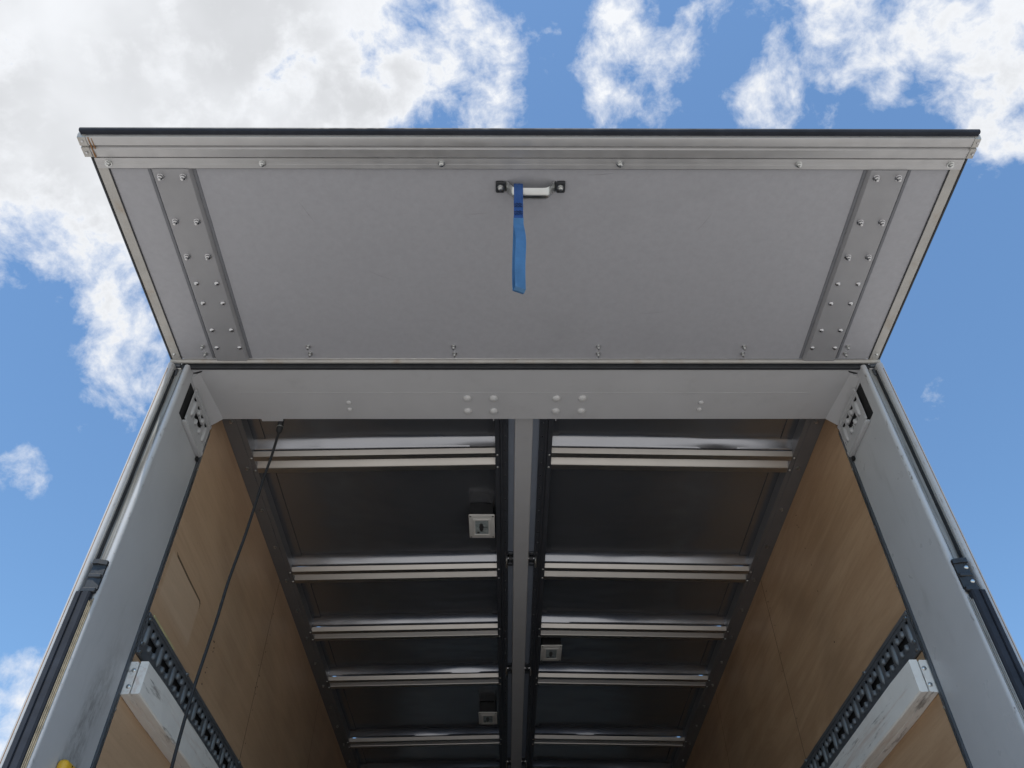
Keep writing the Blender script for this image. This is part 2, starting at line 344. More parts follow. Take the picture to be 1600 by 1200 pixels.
# ---- raised rear flap ----------------------------------------------------------------
FZ = 3.753
def flap_panel(b): box(b, -1.262, 1.262, 1.15, 2.012, FZ, FZ+.03, .002)
flap = part('rear_flap', 'panel_grey', truck, flap_panel, 'raised rear roof flap with pale grey inner panel')
part('top_skin', 'white_skin', flap, lambda b: box(b, -1.268, 1.268, 1.1475, 2.010, FZ+.0315, FZ+.037))
# extruded front edge: stepped section (y, z)
sec = [(1.139, FZ+.036), (1.139, FZ-.006), (1.1415, FZ-.0125), (1.147, FZ-.014), (1.1685, FZ-.0125), (1.169, FZ-.004), (1.1715, FZ-.004), (1.1795, FZ-.0135),
       (1.2065, FZ-.0095), (1.207, FZ-.004), (1.2095, FZ-.004), (1.2105, FZ-.009), (1.221, FZ-.009), (1.2215, FZ-.0085), (1.2295, FZ-.0085), (1.230, FZ-.009), (1.2435, FZ-.009), (1.2435, FZ-.0005), (1.1465, FZ-.0005), (1.1465, FZ+.036)]
part('edge_profile', 'aluminium', flap, lambda b: prism(b, sec, 'x', -1.2605, 1.2605), 'stepped aluminium edge profile', 30)
def seal(b): prism(b, [(1.1215, FZ-.003), (1.1245, FZ-.008), (1.131, FZ-.008), (1.1325, FZ-.005), (1.1388, FZ-.006), (1.1388, FZ+.006), (1.1215, FZ+.003)], 'x', -1.274, 1.272)
part('rubber_seal', 'rubber_seal', flap, seal, 'black rubber seal along the free edge', 30)
for s in (-1, 1):
    def cap(b, s=s):
        prism(b, [(1.138, FZ-.004), (1.142, FZ-.0155), (1.168, FZ-.0155), (1.1695, FZ-.010), (1.1725, FZ-.010), (1.174, FZ-.0155), (1.205, FZ-.013), (1.206, FZ+.03), (1.138, FZ+.03)], 'x', s*1.2607, s*(1.283 if s < 0 else 1.278))
    part('end_cap', 'dirty_aluminium', flap, cap, smooth=30)
    for yy in (1.154, 1.190): link('rivet', ME_DOT, flap, (s*1.272, yy, FZ-.0155), DOWN)
    # side trim and outer rubber lip
    part('side_trim', 'dirty_aluminium', flap, lambda b, s=s: prism(b, [(s*1.234, FZ-.004), (s*1.262, FZ-.004), (s*1.2655, FZ-.001), (s*1.2655, FZ+.03), (s*1.2625, FZ+.03), (s*1.2625, FZ-.0005), (s*1.234, FZ-.0005)], 'y', 1.209, 2.0135))
    part('side_seal', 'rubber_black', flap, lambda b, s=s: box(b, s*1.2658, s*1.2735, 1.209, 2.012, FZ-.003, FZ+.03, .002))
    for yy in (1.228, 1.985): link('screw', ME_SMALL, flap, (s*1.252, yy, FZ-.004), DOWN)
    # stiffener plate: pressed hat section lying on the panel (x, z)
    def stiff(b, s=s):
        h = .012
        pr = [(.991, FZ), (.998, FZ-h), (.9995, FZ-h-.0008), (1.1025, FZ-h-.0008), (1.104, FZ-h), (1.111, FZ), (1.111, FZ+.002), (.991, FZ+.002)]
        prism(b, [(s*x, z) for x, z in pr], 'y', 1.2445, 2.008)
    part('stiffener_plate', 'plate_grey', flap, stiff, 'riveted pressed stiffener plate')
    for xx in (.9855, 1.1165):
        part('edge_bead', 'bead_grey', flap, lambda b, s=s, xx=xx: prism(b, [(s*(xx-.006), FZ+.0005), (s*(xx-.004), FZ-.0022), (s*(xx+.004), FZ-.0022), (s*(xx+.006), FZ+.0005)], 'y', 1.2465, 2.006))  # dark grey strip along each long edge of the plate
    part('trim_gap', 'rubber_black', flap, lambda b, s=s: box(b, s*1.2305, s*1.2338, 1.246, 2.01, FZ-.0025, FZ+.001))
    for i, yy in enumerate((1.268, 1.422, 1.553, 1.661, 1.744, 1.863, 1.945)):
        dx = .0 if i < 6 else .010
        for xx in (1.0185-dx, 1.0845+dx*.4):
            link('bolt' if i < 3 else 'rivet', ME_BOLT if i < 3 else ME_RIVET, flap, (s*xx, yy, FZ-.0128), DOWN)
for xx in (-1.224, -.779, -.26, .2585, .78, 1.224):
    link('screw', ME_SCREW, flap, (xx, 1.226, FZ-.009), DOWN, scale=(1.25, 1.25, 1.2))
for xx in (-1.143, -.771, -.258, .254, .770, 1.138):
    for yy in (1.950, 1.984):
        link('screw', ME_SCREW, flap, (xx+(.002 if yy > 1.97 else 0), yy, FZ), DOWN, scale=(.95, .95, 1.5))
part('rust_mark', 'rust_stain', flap, lambda b: (box(b, -1.2545, -1.2515, 1.143, 1.2065, FZ-.0149, FZ-.0095), box(b, -1.2455, -1.2435, 1.146, 1.180, FZ-.0147, FZ-.0095)))
part('profile_gap', 'rubber_black', flap, lambda b: box(b, -1.23, 1.23, 1.2437, 1.2462, FZ-.006, FZ+.001))
# pull handle: flanged bracket bent from sheet
HY = 1.305
def handle(b):
    half = [(-.104, 0), (-.076, 0), (-.071, .002), (-.067, .007), (-.063, .015), (-.059, .024), (-.055, .031), (-.050, .036), (-.043, .039), (-.034, .040)]
    path = half+[(-x, d) for x, d in half[::-1]]; flat = (0, 1, len(path)-2, len(path)-1)
    sec = [(-.017, 0.0), (.017, 0.0), (.017, .0035), (-.017, .0035)]
    rows = []
    for i, (x, d) in enumerate(path):
        wd = 1.0 if i in flat else 1.15
        curl = 0 if i in flat else .012
        row = []
        for k in range(7):
            tt = -1+2*k/6
            row.append((x, HY+.017*wd*tt, FZ-d-.0035-(curl*(1-tt*tt))))
        rows.append(row)
    V = [[b.verts.new(p) for p in r] for r in rows]
    for a, c in zip(V, V[1:]):
        for k in range(6): b.faces.new((a[k], a[k+1], c[k+1], c[k]))
    bmesh.ops.recalc_face_normals(b, faces=b.faces[:])
    bmesh.ops.solidify(b, geom=b.faces[:], thickness=-.0025)
hd = part('pull_handle', 'zinc', flap, handle, 'zinc plated pull handle', 35)
for s in (-1, 1):
    part('handle_pad', 'rubber_black', flap, lambda b, s=s: box(b, s*.078, s*.103, HY-.0185, HY+.0185, FZ-.0108, FZ-.0005, .003, 2))
    link('bolt', ME_SCREW, flap, (s*.089, HY, FZ-.0105), DOWN, scale=(1.25, 1.25, 1.1))
# hinge along the back edge
def hinge(b): tube(b, [(-1.272, 2.0175, FZ-.006), (1.272, 2.0175, FZ-.006)], .0085, 10)
part('hinge_tube', 'dirty_aluminium', flap, hinge, smooth=40)
part('hinge_gasket', 'rubber_black', flap, lambda b: box(b, -1.235, 1.235, 2.0265, 2.0405, FZ-.028, FZ+.02, .003, 2))
for s in (-1, 1):
    part('hinge_end', 'gunmetal', flap, lambda b, s=s: (box(b, s*1.2355, s*1.262, 2.02, 2.036, FZ-.026, FZ-.009, .003), box(b, s*1.243, s*1.252, 2.030, 2.040, FZ-.060, FZ-.027, .003)))

# ---- rear portal frame ---------------------------------------------------------------
def header(b):
    prism(b, [(-W, 3.955), (-W, ZS), (W, ZS), (W, 3.955)], 'y', 2.041, 2.303)
hdr = part('header_beam', 'paint_frame', truck, header, 'grey painted steel header beam across the rear opening')
def weld(b):
    n = 120; prev = None
    for i in range(n+1):
        x = -1.06+2.12*i/n; y = 2.161+.0012*noise.noise((x*9, 0, 3)); h = .0006+.0008*noise.noise((x*25, 4, 0))
        c = [b.verts.new((x, y-.003, ZS)), b.verts.new((x, y, ZS-max(.0004, h))), b.verts.new((x, y+.003, ZS))]
        if prev:
            for k in range(2): b.faces.new((prev[k], prev[k+1], c[k+1], c[k]))
        prev = c
part('weld_seam', 'paint_frame', hdr, weld)
for x in (-.217, -.119, .115, .212):
    for y in (2.190, 2.259): link('bolt', ME_PBOLT, hdr, (x, y, ZS), DOWN)
for x in (-.661, .658):
    for y in (2.213, 2.250): link('bolt', ME_PBOLT2, hdr, (x, y, ZS), DOWN)
for s in (-1, 1):
    def gus(b, s=s):     # corner gusset widening towards the inside
        f0, f1 = 2.062, 2.303
        A = [b.verts.new(p) for p in ((s*1.199, f0, ZS), (s*1.176, f0, ZS), (s*1.199, f0, ZS-.026))]
        B = [b.verts.new(p) for p in ((s*1.199, f1, ZS), (s*1.150, f1, ZS), (s*1.199, f1, ZS-.044))]
        b.faces.new(A); b.faces.new(B)
        for i in range(3): b.faces.new((A[i], A[(i+1) % 3], B[(i+1) % 3], B[i]))
    part('corner_gusset', 'paint_frame', hdr, gus)
    part('corner_slit', 'hole_black', hdr, lambda b, s=s: prism(b, [(s*1.1985, 2.066), (s*1.1985, 2.058), (s*1.162, 2.047), (s*1.168, 2.055)], 'z', ZS-.0012, ZS+.002))
part('cable_plate', 'paint_frame', hdr, lambda b: box(b, -1.005, -.925, 2.3035, 2.3155, ZS+.0, ZS+.006))

def post_section(s):
    p = [(1.2, 2.31), (1.2, 2.028), (1.2015, 2.0215), (1.206, 2.0175), (1.212, 2.017), (1.2175, 2.020), (1.224, 2.030), (1.2275, 2.0335), (1.2285, 2.040), (1.2525, 2.041),
         (1.2535, 2.0145), (1.256, 2.008), (1.2605, 2.0055), (1.268, 2.0055), (1.273, 2.008), (1.275, 2.013), (1.275, 2.31)]
    return [(s*x, y) for x, y in p]
ZB1, ZB2 = 2.805, 2.908
def slot_rail(b, s, y0, y1, z0, z1, face, lip, period=.138, stub=False):
    """perforated lashing rail on the plane x = s*face, standing lip metres into the room"""
    def X(d): return s*(face-d)
    H = z1-z0; zc0 = z0+H*.5
    hz = [zc0-.034, zc0-.012, zc0+.012, zc0+.034, zc0+.043]
    n = int((y1-y0)/period)+2
    holes = []
    for k in range(n):
        yk = y0+.028+k*period
        holes.append((yk+.030, yk+.108, zc0-.013, zc0+.013))
        for c in (0, .046, .092):
            holes.append((yk+c-.011, yk+c+.009, zc0+.031, zc0+.044))
        for c in (.046, .092):
            holes.append((yk+c+.011, yk+c+.017, zc0+.011, zc0+.030)); holes.append((yk+c-.018, yk+c-.012, zc0-.030, zc0-.011))
    if stub:
        for c in (.028, .074, .120, .166):
            holes.append((y0+c-.016, y0+c+.011, zc0+.030, zc0+.047)); holes.append((y0+c+.0105, y0+c+.016, zc0-.032, zc0+.030))
    holes = [h for h in holes if h[0] > y0+.004 and h[1] < y1-.004]
    ys = sorted({y0, y1} | {h[0] for h in holes} | {h[1] for h in holes}); zs = sorted({z0, z1} | {h[2] for h in holes} | {h[3] for h in holes})
    for i in range(len(ys)-1):
        ym = (ys[i]+ys[i+1])/2; run = None
        hh = [h for h in holes if h[0] < ym < h[1]]
        for j in range(len(zs)):
            solid = j < len(zs)-1 and not any(h[2] < (zs[j]+zs[j+1])/2 < h[3] for h in hh)
            if solid and run is None: run = zs[j]
            if not solid and run is not None:
                box(b, X(lip), X(lip-.003), ys[i], ys[i+1], run, zs[j]); run = None
    # folded top and bottom edges
    box(b, X(lip-.001), X(lip+.004), y0, y1, z0, z0+.016, .0012); box(b, X(lip-.001), X(lip+.003), y0, y1, z1-.014, z1, .0012)
def rib_mesh(m, length, r, h):
    b = bmesh.new(); pts = []; q = 8
    for t, sc in ((0, .25), (.12, .85), (.3, 1), (.7, 1), (.88, .85), (1, .25)):
        pts.append([b.verts.new((-.0005-h*sc*math.sin(math.pi*k/q), -r*sc*math.cos(math.pi*k/q), length*(t-.5))) for k in range(q+1)])
    for A, B in zip(pts, pts[1:]):
        for k in range(q): b.faces.new((A[k], A[k+1], B[k+1], B[k]))
    b.faces.new(pts[0]); b.faces.new(pts[-1])
    return finish(b, 'rib', m, 50)
RIBS = {m: (rib_mesh(m, .067, .0095, .009), rib_mesh(m, .022, .0085, .009)) for m in ('rib_grey', 'paint_frame')}
def slot_ribs(parent, m, s, y0, y1, ymax, z0, z1, face, lip, period=.138):
    zc0 = (z0+z1)/2; n = int((y1-y0)/period)+2; rot = Matrix.Rotation(0 if s > 0 else math.pi, 4, 'Z')
    for k in range(n):
        yk = y0+.028+k*period
        if yk > ymax: break
        if yk+.012 < y1 and yk-.012 > y0: link('rib', RIBS[m][0], parent, (s*(face-lip), yk, zc0-.0005), rot)
        for c in (.046, .092):
            if yk+c+.02 < y1:
                for dz in (-.023, .0225): link('rib', RIBS[m][1], parent, (s*(face-lip), yk+c, zc0+dz), rot)

for s in (-1, 1):
    post = part('rear_post', 'paint_post' if s > 0 else 'paint_post_soiled', truck, lambda b, s=s: prism(b, post_section(s), 'z', ZF-.05, ZS-.0005), 'grey painted rear corner post with gutter', 40)
    # dirty rain gutter liner
    def liner(b, s=s):
        prism(b, [(s*x, y) for x, y in ((1.2282, 2.0332), (1.2287, 2.0388), (1.2527, 2.0398), (1.2533, 2.016), (1.2519, 2.016), (1.2514, 2.0385), (1.2297, 2.0375), (1.2292, 2.0325))], 'z', ZB2, ZS-.002)
    part('gutter', 'paint_gutter', post, liner, 'dirt streaked gutter channel')
    part('gutter_shade', 'rubber_black', post, lambda b, s=s: box(b, s*1.2492, s*1.2513, 2.024, 2.0384, ZB2, ZS-.02))  # black strip painting the shade of the crease beside the lip
    part('corner_seam', 'rust_stain', post, lambda b, s=s: box(b, s*1.2655, s*1.2672, 2.0046, 2.0062, ZF, ZS-.03))
    # lower seal: clamp block and rubber profile
    def clamp(b, s=s):
        prism(b, [(s*1.205, 2.016), (s*1.205, 2.009), (s*1.226, 2.004), (s*1.240, 2.004), (s*1.243, 2.010), (s*1.243, 2.036), (s*1.2295, 2.036), (s*1.217, 2.021)], 'z', ZB1+.012, ZB2-.012)
        prism(b, [(s*1.204, 2.016), (s*1.204, 2.006), (s*1.226, 1.998), (s*1.242, 1.998), (s*1.245, 2.036), (s*1.2295, 2.036), (s*1.217, 2.021)], 'z', ZB2-.014, ZB2)
        box(b, s*1.206, s*1.244, 2.0005, 2.015, ZB1, ZB1+.014, .002); box(b, s*1.206, s*1.242, 2.001, 2.015, ZB1+.046, ZB1+.058, .002)
    part('seal_clamp', 'rubber_black', post, clamp, 'black plastic end block of the door seal')
    if s > 0:
        for zz in (ZB1+.030, ZB1+.075): link('screw', ME_SMALL, post, (1.2335, 2.004, zz), Matrix.Rotation(math.pi/2, 4, 'X'), scale=(1.2, 1.2, 1))
    def rubber(b, s=s):
        prism(b, [(s*x, y) for x, y in ((1.2145, 2.0162), (1.2145, 2.001), (1.219, 1.996), (1.234, 1.9965), (1.236, 2.0015), (1.239, 2.0015), (1.241, 1.996), (1.252, 1.996), (1.2575, 2.0035), (1.2525, 2.0055), (1.2525, 2.036), (1.2295, 2.036), (1.219, 2.022))], 'z', ZF, ZB1-.001)
    part('rubber_seal', 'rubber_seal', post, rubber, 'black rubber door seal strip', 30)
    def edge(b, s=s):
        for k in range(3): box(b, s*(1.2068+.0026*k), s*(1.2090+.0026*k), 2.0135-.004*k, 2.026, ZF, ZB1-.012-.006*k, .0005)
    part('wood_strip', 'wood_edge' if s < 0 else 'paint_gutter', post, edge)
    # overpainted lashing rail stub under the header
    y0, y1, z0, z1 = 2.098, 2.304, 3.545, 3.690
    sb = part('slotted_bracket', 'paint_frame', post, lambda b, s=s: (slot_rail(b, s, y0, y1, z0, z1, WI, .013, stub=True), box(b, s*(WI-.018), s*WI, y0+.004, y1-.006, z0-.012, z0-.001, .004, 2)), 'painted slotted bracket under the header', 30)
    slot_ribs(post, 'paint_frame', s, y0, y1, 9, z0, z1, WI, .013)
    part('bracket_opening', 'hole_black', post, lambda b, s=s: (box(b, s*(WI-.0015), s*(WI-.0005), 2.068, 2.304, z0-.004, z1-.002), box(b, s*(WI-.010), s*(WI-.0015), 2.289, 2.303, z0-.026, z0-.0125)))

# ---- side walls ------------------------------------------------------------------------
RZ0, RZ1 = 2.800, 2.936
SEAMS = [2.337, 3.580, 4.830, 6.080, 7.330, YF-.02]
ME_NAIL = piece('staple', 'staple', lambda b: lathe(b, [(.0045, 0), (.0035, .0008), (0, .001)], 6))
for s in (-1, 1):
    wall = part('side_wall', 'white_skin', truck, lambda b, s=s: box(b, s*1.2135, s*1.2745, 2.3105, YF, ZF-.05, ZR-.001), 'outer skin of the cargo box side')
    pm = 'plywood_left' if s < 0 else 'plywood_right'
    for a, c in zip(SEAMS, SEAMS[1:]):
        for (za, zb) in ((RZ1+.001, ZR-.002), (ZF+.002, RZ0-.001)):
            part('plywood_panel', pm, wall, lambda b, a=a, c=c, za=za, zb=zb, s=s: box(b, s*1.2000, s*1.2125, a+.0026, c-.0026, za, zb), 'brown plywood lining sheet')
    for a in SEAMS[1:-1]:
        part('sheet_joint', 'hole_black', wall, lambda b, s=s, a=a: box(b, s*1.2004, s*1.2127, a-.0025, a+.0025, ZF+.01, ZR-.003))
    part('rail_recess', 'hole_black', wall, lambda b, s=s: box(b, s*1.2085, s*1.2128, 2.34, YF-.03, RZ0, RZ1))
    part('lashing_rail', 'rail_dark', wall, lambda b, s=s: slot_rail(b, s, 2.338, 7.0, RZ0, RZ1, WI, .004), 'dark slotted lashing rail', 30)
    slot_ribs(wall, 'rib_grey', s, 2.338, 7.0, 4.6, RZ0, RZ1, WI, .004)
    for yy, zz in ((2.352, RZ1-.02), (2.352, RZ0+.035), (2.352, RZ0+.008), (2.76, RZ1-.004), (2.76, RZ0+.006), (3.56, RZ1-.006), (3.56, RZ0+.006)):
        link('rivet', ME_HEX, wall, (s*(WI-.006), yy, zz), Matrix.Rotation(-s*math.pi/2, 4, 'Y'))
    # dark edge angle between post and plywood, with a bright lip
    part('edge_angle', 'gunmetal', wall, lambda b, s=s: prism(b, [(s*1.2, 2.3105), (s*1.1965, 2.3105), (s*1.1945, 2.314), (s*1.1945, 2.322), (s*1.1965, 2.3245), (s*1.1965, 2.336), (s*1.2005, 2.336)], 'z', ZF, ZS-.046))
    part('edge_lip', 'zinc', wall, lambda b, s=s: box(b, s*1.1935, s*1.196, 2.3245, 2.3263, ZF, ZS-.05))
    for zz in (3.505, 3.25, 3.02, 2.62):
        link('screw', ME_SMALL, wall, (s*1.1965, 2.331, zz), Matrix.Rotation(-s*math.pi/2, 4, 'Y'))
    # two white timber planks screwed together as a rub rail
    TZ0, TZ1 = 2.662, 2.768
    for k in range(2):
        xa = WI-.001-.0305*k; xb = xa-.030
        def plank(b, s=s, xa=xa, xb=xb, k=k):
            n = 26; ys = [2.331-.002*k+(6.6-2.33)*i/n for i in range(n+1)]; rows = []
            for i, y in enumerate(ys):
                e = .0 if 0 < i < n else .003
                d = .0012
                rows.append([b.verts.new((s*(x+d*noise.noise((y*3, z*9, x*40+k*7)) + (e if x < (xa+xb)/2 else -e)*.7), y, z+d*noise.noise((y*4, x*30, z*5))+(e if z < 2.7 else -e)))
                             for x, z in ((xa, TZ0), (xb+.004, TZ0), (xb, TZ0+.004), (xb, TZ1-.004), (xb+.004, TZ1), (xa, TZ1))])
            for A, B in zip(rows, rows[1:]):
                for j in range(6): b.faces.new((A[j], A[(j+1) % 6], B[(j+1) % 6], B[j]))
            b.faces.new(rows[0]); b.faces.new(rows[-1])
        part('timber_plank', 'white_timber', wall, plank, 'white painted timber rub rail plank', 30)
    for zz in (2.688, 2.738):
        link('screw', ME_SMALL, wall, (s*(WI-.020), 2.3308, zz), Matrix.Rotation(math.pi/2, 4, 'X'), scale=(1.3, 1.3, 1))
    for k in range(30):
        y = random.choice((3.555, 3.61, 3.56, 3.605, 2.95, 2.95)) + random.uniform(-.015, .015); z = random.choice((random.uniform(2.98, 3.75), random.uniform(1.9, 2.6)))
        link('staple', ME_NAIL, wall, (s*1.1998, y, z), Matrix.Rotation(-s*math.pi/2, 4, 'Y'), scale=(random.uniform(.5, .9), random.uniform(.5, 1.3), 1))
wall_left = [o for o in truck.children if o.name.startswith('side_wall')][0]
part('foam_strip', 'foam', wall_left, lambda b: box(b, -1.1995, -1.194, 2.375, 2.60, RZ1+.001, RZ1+.011, .002), 'yellowish foam strip above the lashing rail')
mat('scratch', (.27, .272, .28), .6, 0, .1, 40)
for (x0, y0, x1, y1, wd) in ((-.21, 1.404, -.125, 1.399, .0014), (.165, 1.268, .245, 1.262, .0022), (-.52, 1.62, -.44, 1.66, .0012), (.52, 1.47, .56, 1.40, .0012), (.38, 1.80, .47, 1.79, .0012), (-.70, 1.36, -.66, 1.44, .0012)):
    d = Vector((y0-y1, x1-x0)).normalized()*wd/2
    part('scratch', 'scratch', flap, lambda b: prism(b, [(x0, y0), ((x0+x1)/2+d.x, (y0+y1)/2+d.y+.002), (x1, y1), ((x0+x1)/2-d.x, (y0+y1)/2-d.y+.002)], 'z', FZ-.0003, FZ+.001))
part('scuff_mark', 'scuff', wall_left, lambda b: prism(b, [(2.398, 3.197), (2.41, 3.194), (2.56, 3.190), (2.70, 3.189), (2.712, 3.182), (2.715, 3.160), (2.708, 3.176), (2.695, 3.182), (2.55, 3.182), (2.41, 3.186)], 'x', -1.2001, -1.1995))

# ---- floor, front wall, outer roof -----------------------------------------------------
part('floor', 'floor_board', truck, lambda b: box(b, -1.199, 1.199, 2.022, YF-.001, ZF-.05, ZF), 'dark cargo floor')
part('front_wall', 'front_lining', truck, lambda b: box(b, -1.274, 1.274, YF+.0005, YF+.04, ZF-.05, 3.954))
part('roof_cover', 'tarpaulin', truck, lambda b: (box(b, -1.12, 1.12, 2.304, YF, 3.925, 3.95), box(b, -.0635, -.0380, 2.304, YF, 3.856, 3.9245), box(b, .0350, .0635, 2.304, YF, 3.856, 3.9245)), 'blue grey roof cover seen in the centre gaps')

# ---- ceiling -----------------------------------------------------------------------------
BOWS = [2.628, 3.500, 4.092, 4.678, 5.580, 6.170]
CR = .020
def crown(b):           # the roof halves rise a little towards the centre
    for v in b.verts: v.co.z += CR*(1-(abs(v.co.x)-.118)/1.008)
ZC = ZR+CR
XI = 1.126; XC = .118
for s in (-1, 1):
    rail = part('ceiling_rail', 'galvanised', truck, lambda b, s=s: (prism(b, [(s*x, z) for x, z in ((1.274, ZR), (1.1475, ZR), (1.1465, ZR+.003), (1.1445, ZR+.003), (1.1435, ZR+.001), (XI, ZR+.001), (XI, ZR+.075), (1.274, ZR+.139))], 'y', 2.304, YF)), 'galvanised ceiling side rail')
    for k in range(14):
        link('screw', ME_HEX, rail, (s*1.165, 2.409+.2915*k, ZR), DOWN, scale=(1.15, 1.15, 1.5))
    prof = part('centre_profile', 'dark_profile', truck, lambda b, s=s: prism(b, [(s*x, z) for x, z in ((XC, ZC-.001), (.100, ZC-.001), (.099, ZC+.004), (.0965, ZC+.004), (.0955, ZC-.001), (.0885, ZC-.001), (.0875, ZC+.005), (.066, ZC+.005), (.064, ZC+.012), (.064, ZC+.085), (XC, ZC+.085))], 'y', 2.304, YF), 'dark roof profile beside the centre beam')
    for k in range(44):
        link('rivet', ME_DOT, prof, (s*.0765, 2.36+.0845*k, ZC+.005), DOWN)
    for yb in BOWS[:5]:
        for d in (.012, .092): link('rivet', ME_SMALL, prof, (s*.109, yb+d, ZC-.001), DOWN); link('rivet', ME_SMALL, rail, (s*1.1365, yb+d, ZR+.001), DOWN)
    # roof bows
    for i, yb in enumerate(BOWS):
        def bow(b, s=s, yb=yb):
            pr = [(yb, ZR), (yb+.028, ZR), (yb+.029, ZR+.003), (yb+.045, ZR+.026), (yb+.055, ZR+.026), (yb+.077, ZR+.003), (yb+.078, ZR), (yb+.106, ZR), (yb+.107, ZR+.032), (yb+.04, ZR+.032), (yb-.004, ZR+.021), (yb-.012, ZR+.019)]
            prism(b, pr, 'x', s*XC+s*.0004, s*(XI-.0004)); crown(b)
        part('roof_bow', 'bow_metal', truck, bow, 'bright metal roof bow')
    # ceiling sheets between the bows, each dipping towards the bow behind it
    edges = [2.306]+BOWS
    for i in range(len(BOWS)):
        ya = edges[i]+(.110 if i else 0); yb = BOWS[i]
        def sheet(b, s=s, ya=ya, yb=yb, i=i):
            nx = 48; xs = [XC+(XI-XC)*k/nx for k in range(nx+1)]; rows = []
            for x in xs:
                sag = .018*noise.noise((x*3.1, i*3.7+s*11, 1.5))+.004*noise.noise((x*8, i*2.1, s*5.0))
                a = .037-sag*.7; st = yb-.016-a; h = ZP-ZR-.0245
                pr = [(ya, ZP)]
                for t in (.25, .5, .75): pr.append((ya+(st-.05-ya)*t, ZP+.002*noise.noise((x*2.2, t*3+i, s*2.0))))
                pr += [(st-.05, ZP), (st-.01, ZP)]
                for q in range(11): pr.append((st+a*q/10, ZP-h*(q/10)**1.7))
                pr.append((yb-.008, ZR+.0245)); pr.append((yb+.01, ZR+.034))
                rows.append([b.verts.new((s*x, y, z)) for y, z in pr])
            for A, B in zip(rows, rows[1:]):
                for k in range(len(A)-1): b.faces.new((A[k], A[k+1], B[k+1], B[k]))
            crown(b)
        part('ceiling_sheet', 'ceiling_sheet', truck, sheet, 'reflective metal ceiling sheet', 60)
        for xa, xb in ((XI-.048, XI), (XC, XC+.030)):
            part('edge_strip', 'ceiling_sheet', truck, lambda b, xa=xa, xb=xb, s=s, ya=ya, yb=yb: (box(b, s*xa, s*xb, ya+.001, yb-.048, ZP-.005, ZP-.003), crown(b)))
    # bracket tying the profile to the header
    def brk(b, s=s):
        prism(b, [(s*.122, 2.3035), (s*.172, 2.3035), (s*.172, 2.312), (s*.146, 2.338), (s*.122, 2.338)], 'z', ZC-.045, ZC-.041)
        box(b, s*.1195, s*.1235, 2.3035, 2.362, ZC-.062, ZC-.002)
    br = part('tie_bracket', 'paint_frame', truck, brk, 'small painted bracket behind the header')
    link('bolt', ME_SCREW, br, (s*.108, 2.372, ZC-.001), DOWN, scale=(1.2, 1.2, 1.2))
    for dx, dy in ((.140, 2.318), (.152, 2.312)): link('bolt', ME_SMALL, br, (s*dx, dy, ZC-.045), DOWN)
    # rollers carrying the roof halves
    for yr in (3.43, 4.58, 6.0):
        rl = part('roof_roller', 'rubber_black', truck, lambda b, s=s, yr=yr: tube(b, [(s*.040, yr, ZC+.008), (s*.060, yr, ZC+.008)], .020, 16), 'black roller guiding the roof half', 40)
        part('roller_bolt', 'steel_rivet', rl, lambda b, s=s, yr=yr: tube(b, [(s*.036, yr, ZC+.008), (s*.066, yr, ZC+.008)], .006, 8), smooth=40)
        part('roller_hook', 'zinc', rl, lambda b, s=s, yr=yr: tube(b, [(s*.070, yr+.034*math.cos(a)+.008, ZC-.004+.024*math.sin(a)) for a in [R(q) for q in range(150, 331, 18)]], .0038, 8), smooth=40)
        part('roller_block', 'gunmetal', rl, lambda b, s=s, yr=yr: (box(b, s*.038, s*.0635, yr+.024, yr+.05, ZC-.004, ZC+.04, .003), box(b, s*.0385, s*.0635, yr-.045, yr-.022, ZC+.01, ZC+.06, .003)))
cb = part('centre_beam', 'paint_frame', truck, lambda b: box(b, -.0375, .0345, 2.3035, YF, 3.803, 3.885, .004, 2), 'grey painted centre roof beam')

# ---- ceiling lamps -----------------------------------------------------------------------
for (xc, yc) in ((-.184, 3.13), (.182, 4.352), (-.189, 5.225)):
    wx, wy = .059, .090
    zt, zb = ZP+CR-.004, 3.814
    lamp = part('ceiling_lamp', 'lamp_plastic', truck, lambda b: box(b, xc-wx, xc+wx, yc-wy, yc+wy, zb+.004, zb+.012, .0035, 3), 'square off-white interior lamp', 40)
    part('lamp_housing', 'lamp_housing', lamp, lambda b: box(b, xc-wx+.006, xc+wx-.006, yc-wy+.006, yc+wy-.006, zb+.0121, zt, .004, 2))
    def frame(b):
        a, c, e, f = .040, .064, .030, .052
        for (x0, x1, y0, y1) in ((-a, a, -c, -f), (-a, a, f, c), (-a, -e, -f, f), (e, a, -f, f)):
            box(b, xc+x0, xc+x1, yc+y0, yc+y1, zb-.001, zb+.0045, .0015)
    part('lamp_frame', 'lamp_plastic', lamp, frame)
    part('lamp_lens', 'lamp_lens', lamp, lambda b: box(b, xc-.0298, xc+.0298, yc-.0518, yc+.0518, zb+.001, zb+.0045))
    def core(b):
        for yy, r in ((-.020, .009), (-.004, .011), (.012, .009), (.024, .006)):
            prism(b, [(xc-.002+r*math.cos(2*math.pi*k/10), yc+yy+r*1.2*math.sin(2*math.pi*k/10)) for k in range(10)], 'z', zb-.0005-.0003*yy/.02, zb+.002)
        box(b, xc+.004, xc+.026, yc-.004, yc-.0015, zb-.0004, zb+.002); box(b, xc-.022, xc-.012, yc+.034, yc+.046, zb-.0004, zb+.002)
    part('lamp_core', 'lamp_core', lamp, core)
    for dx in (-.051, .051):
        for dy in (-.080, .080): part('lamp_screw', 'lamp_core', lamp, lambda b, dx=dx, dy=dy: prism(b, [(xc+dx+.0045*math.cos(k*math.pi/4), yc+dy+.0045*math.sin(k*math.pi/4)) for k in range(8)], 'z', zb+.0032, zb+.005))

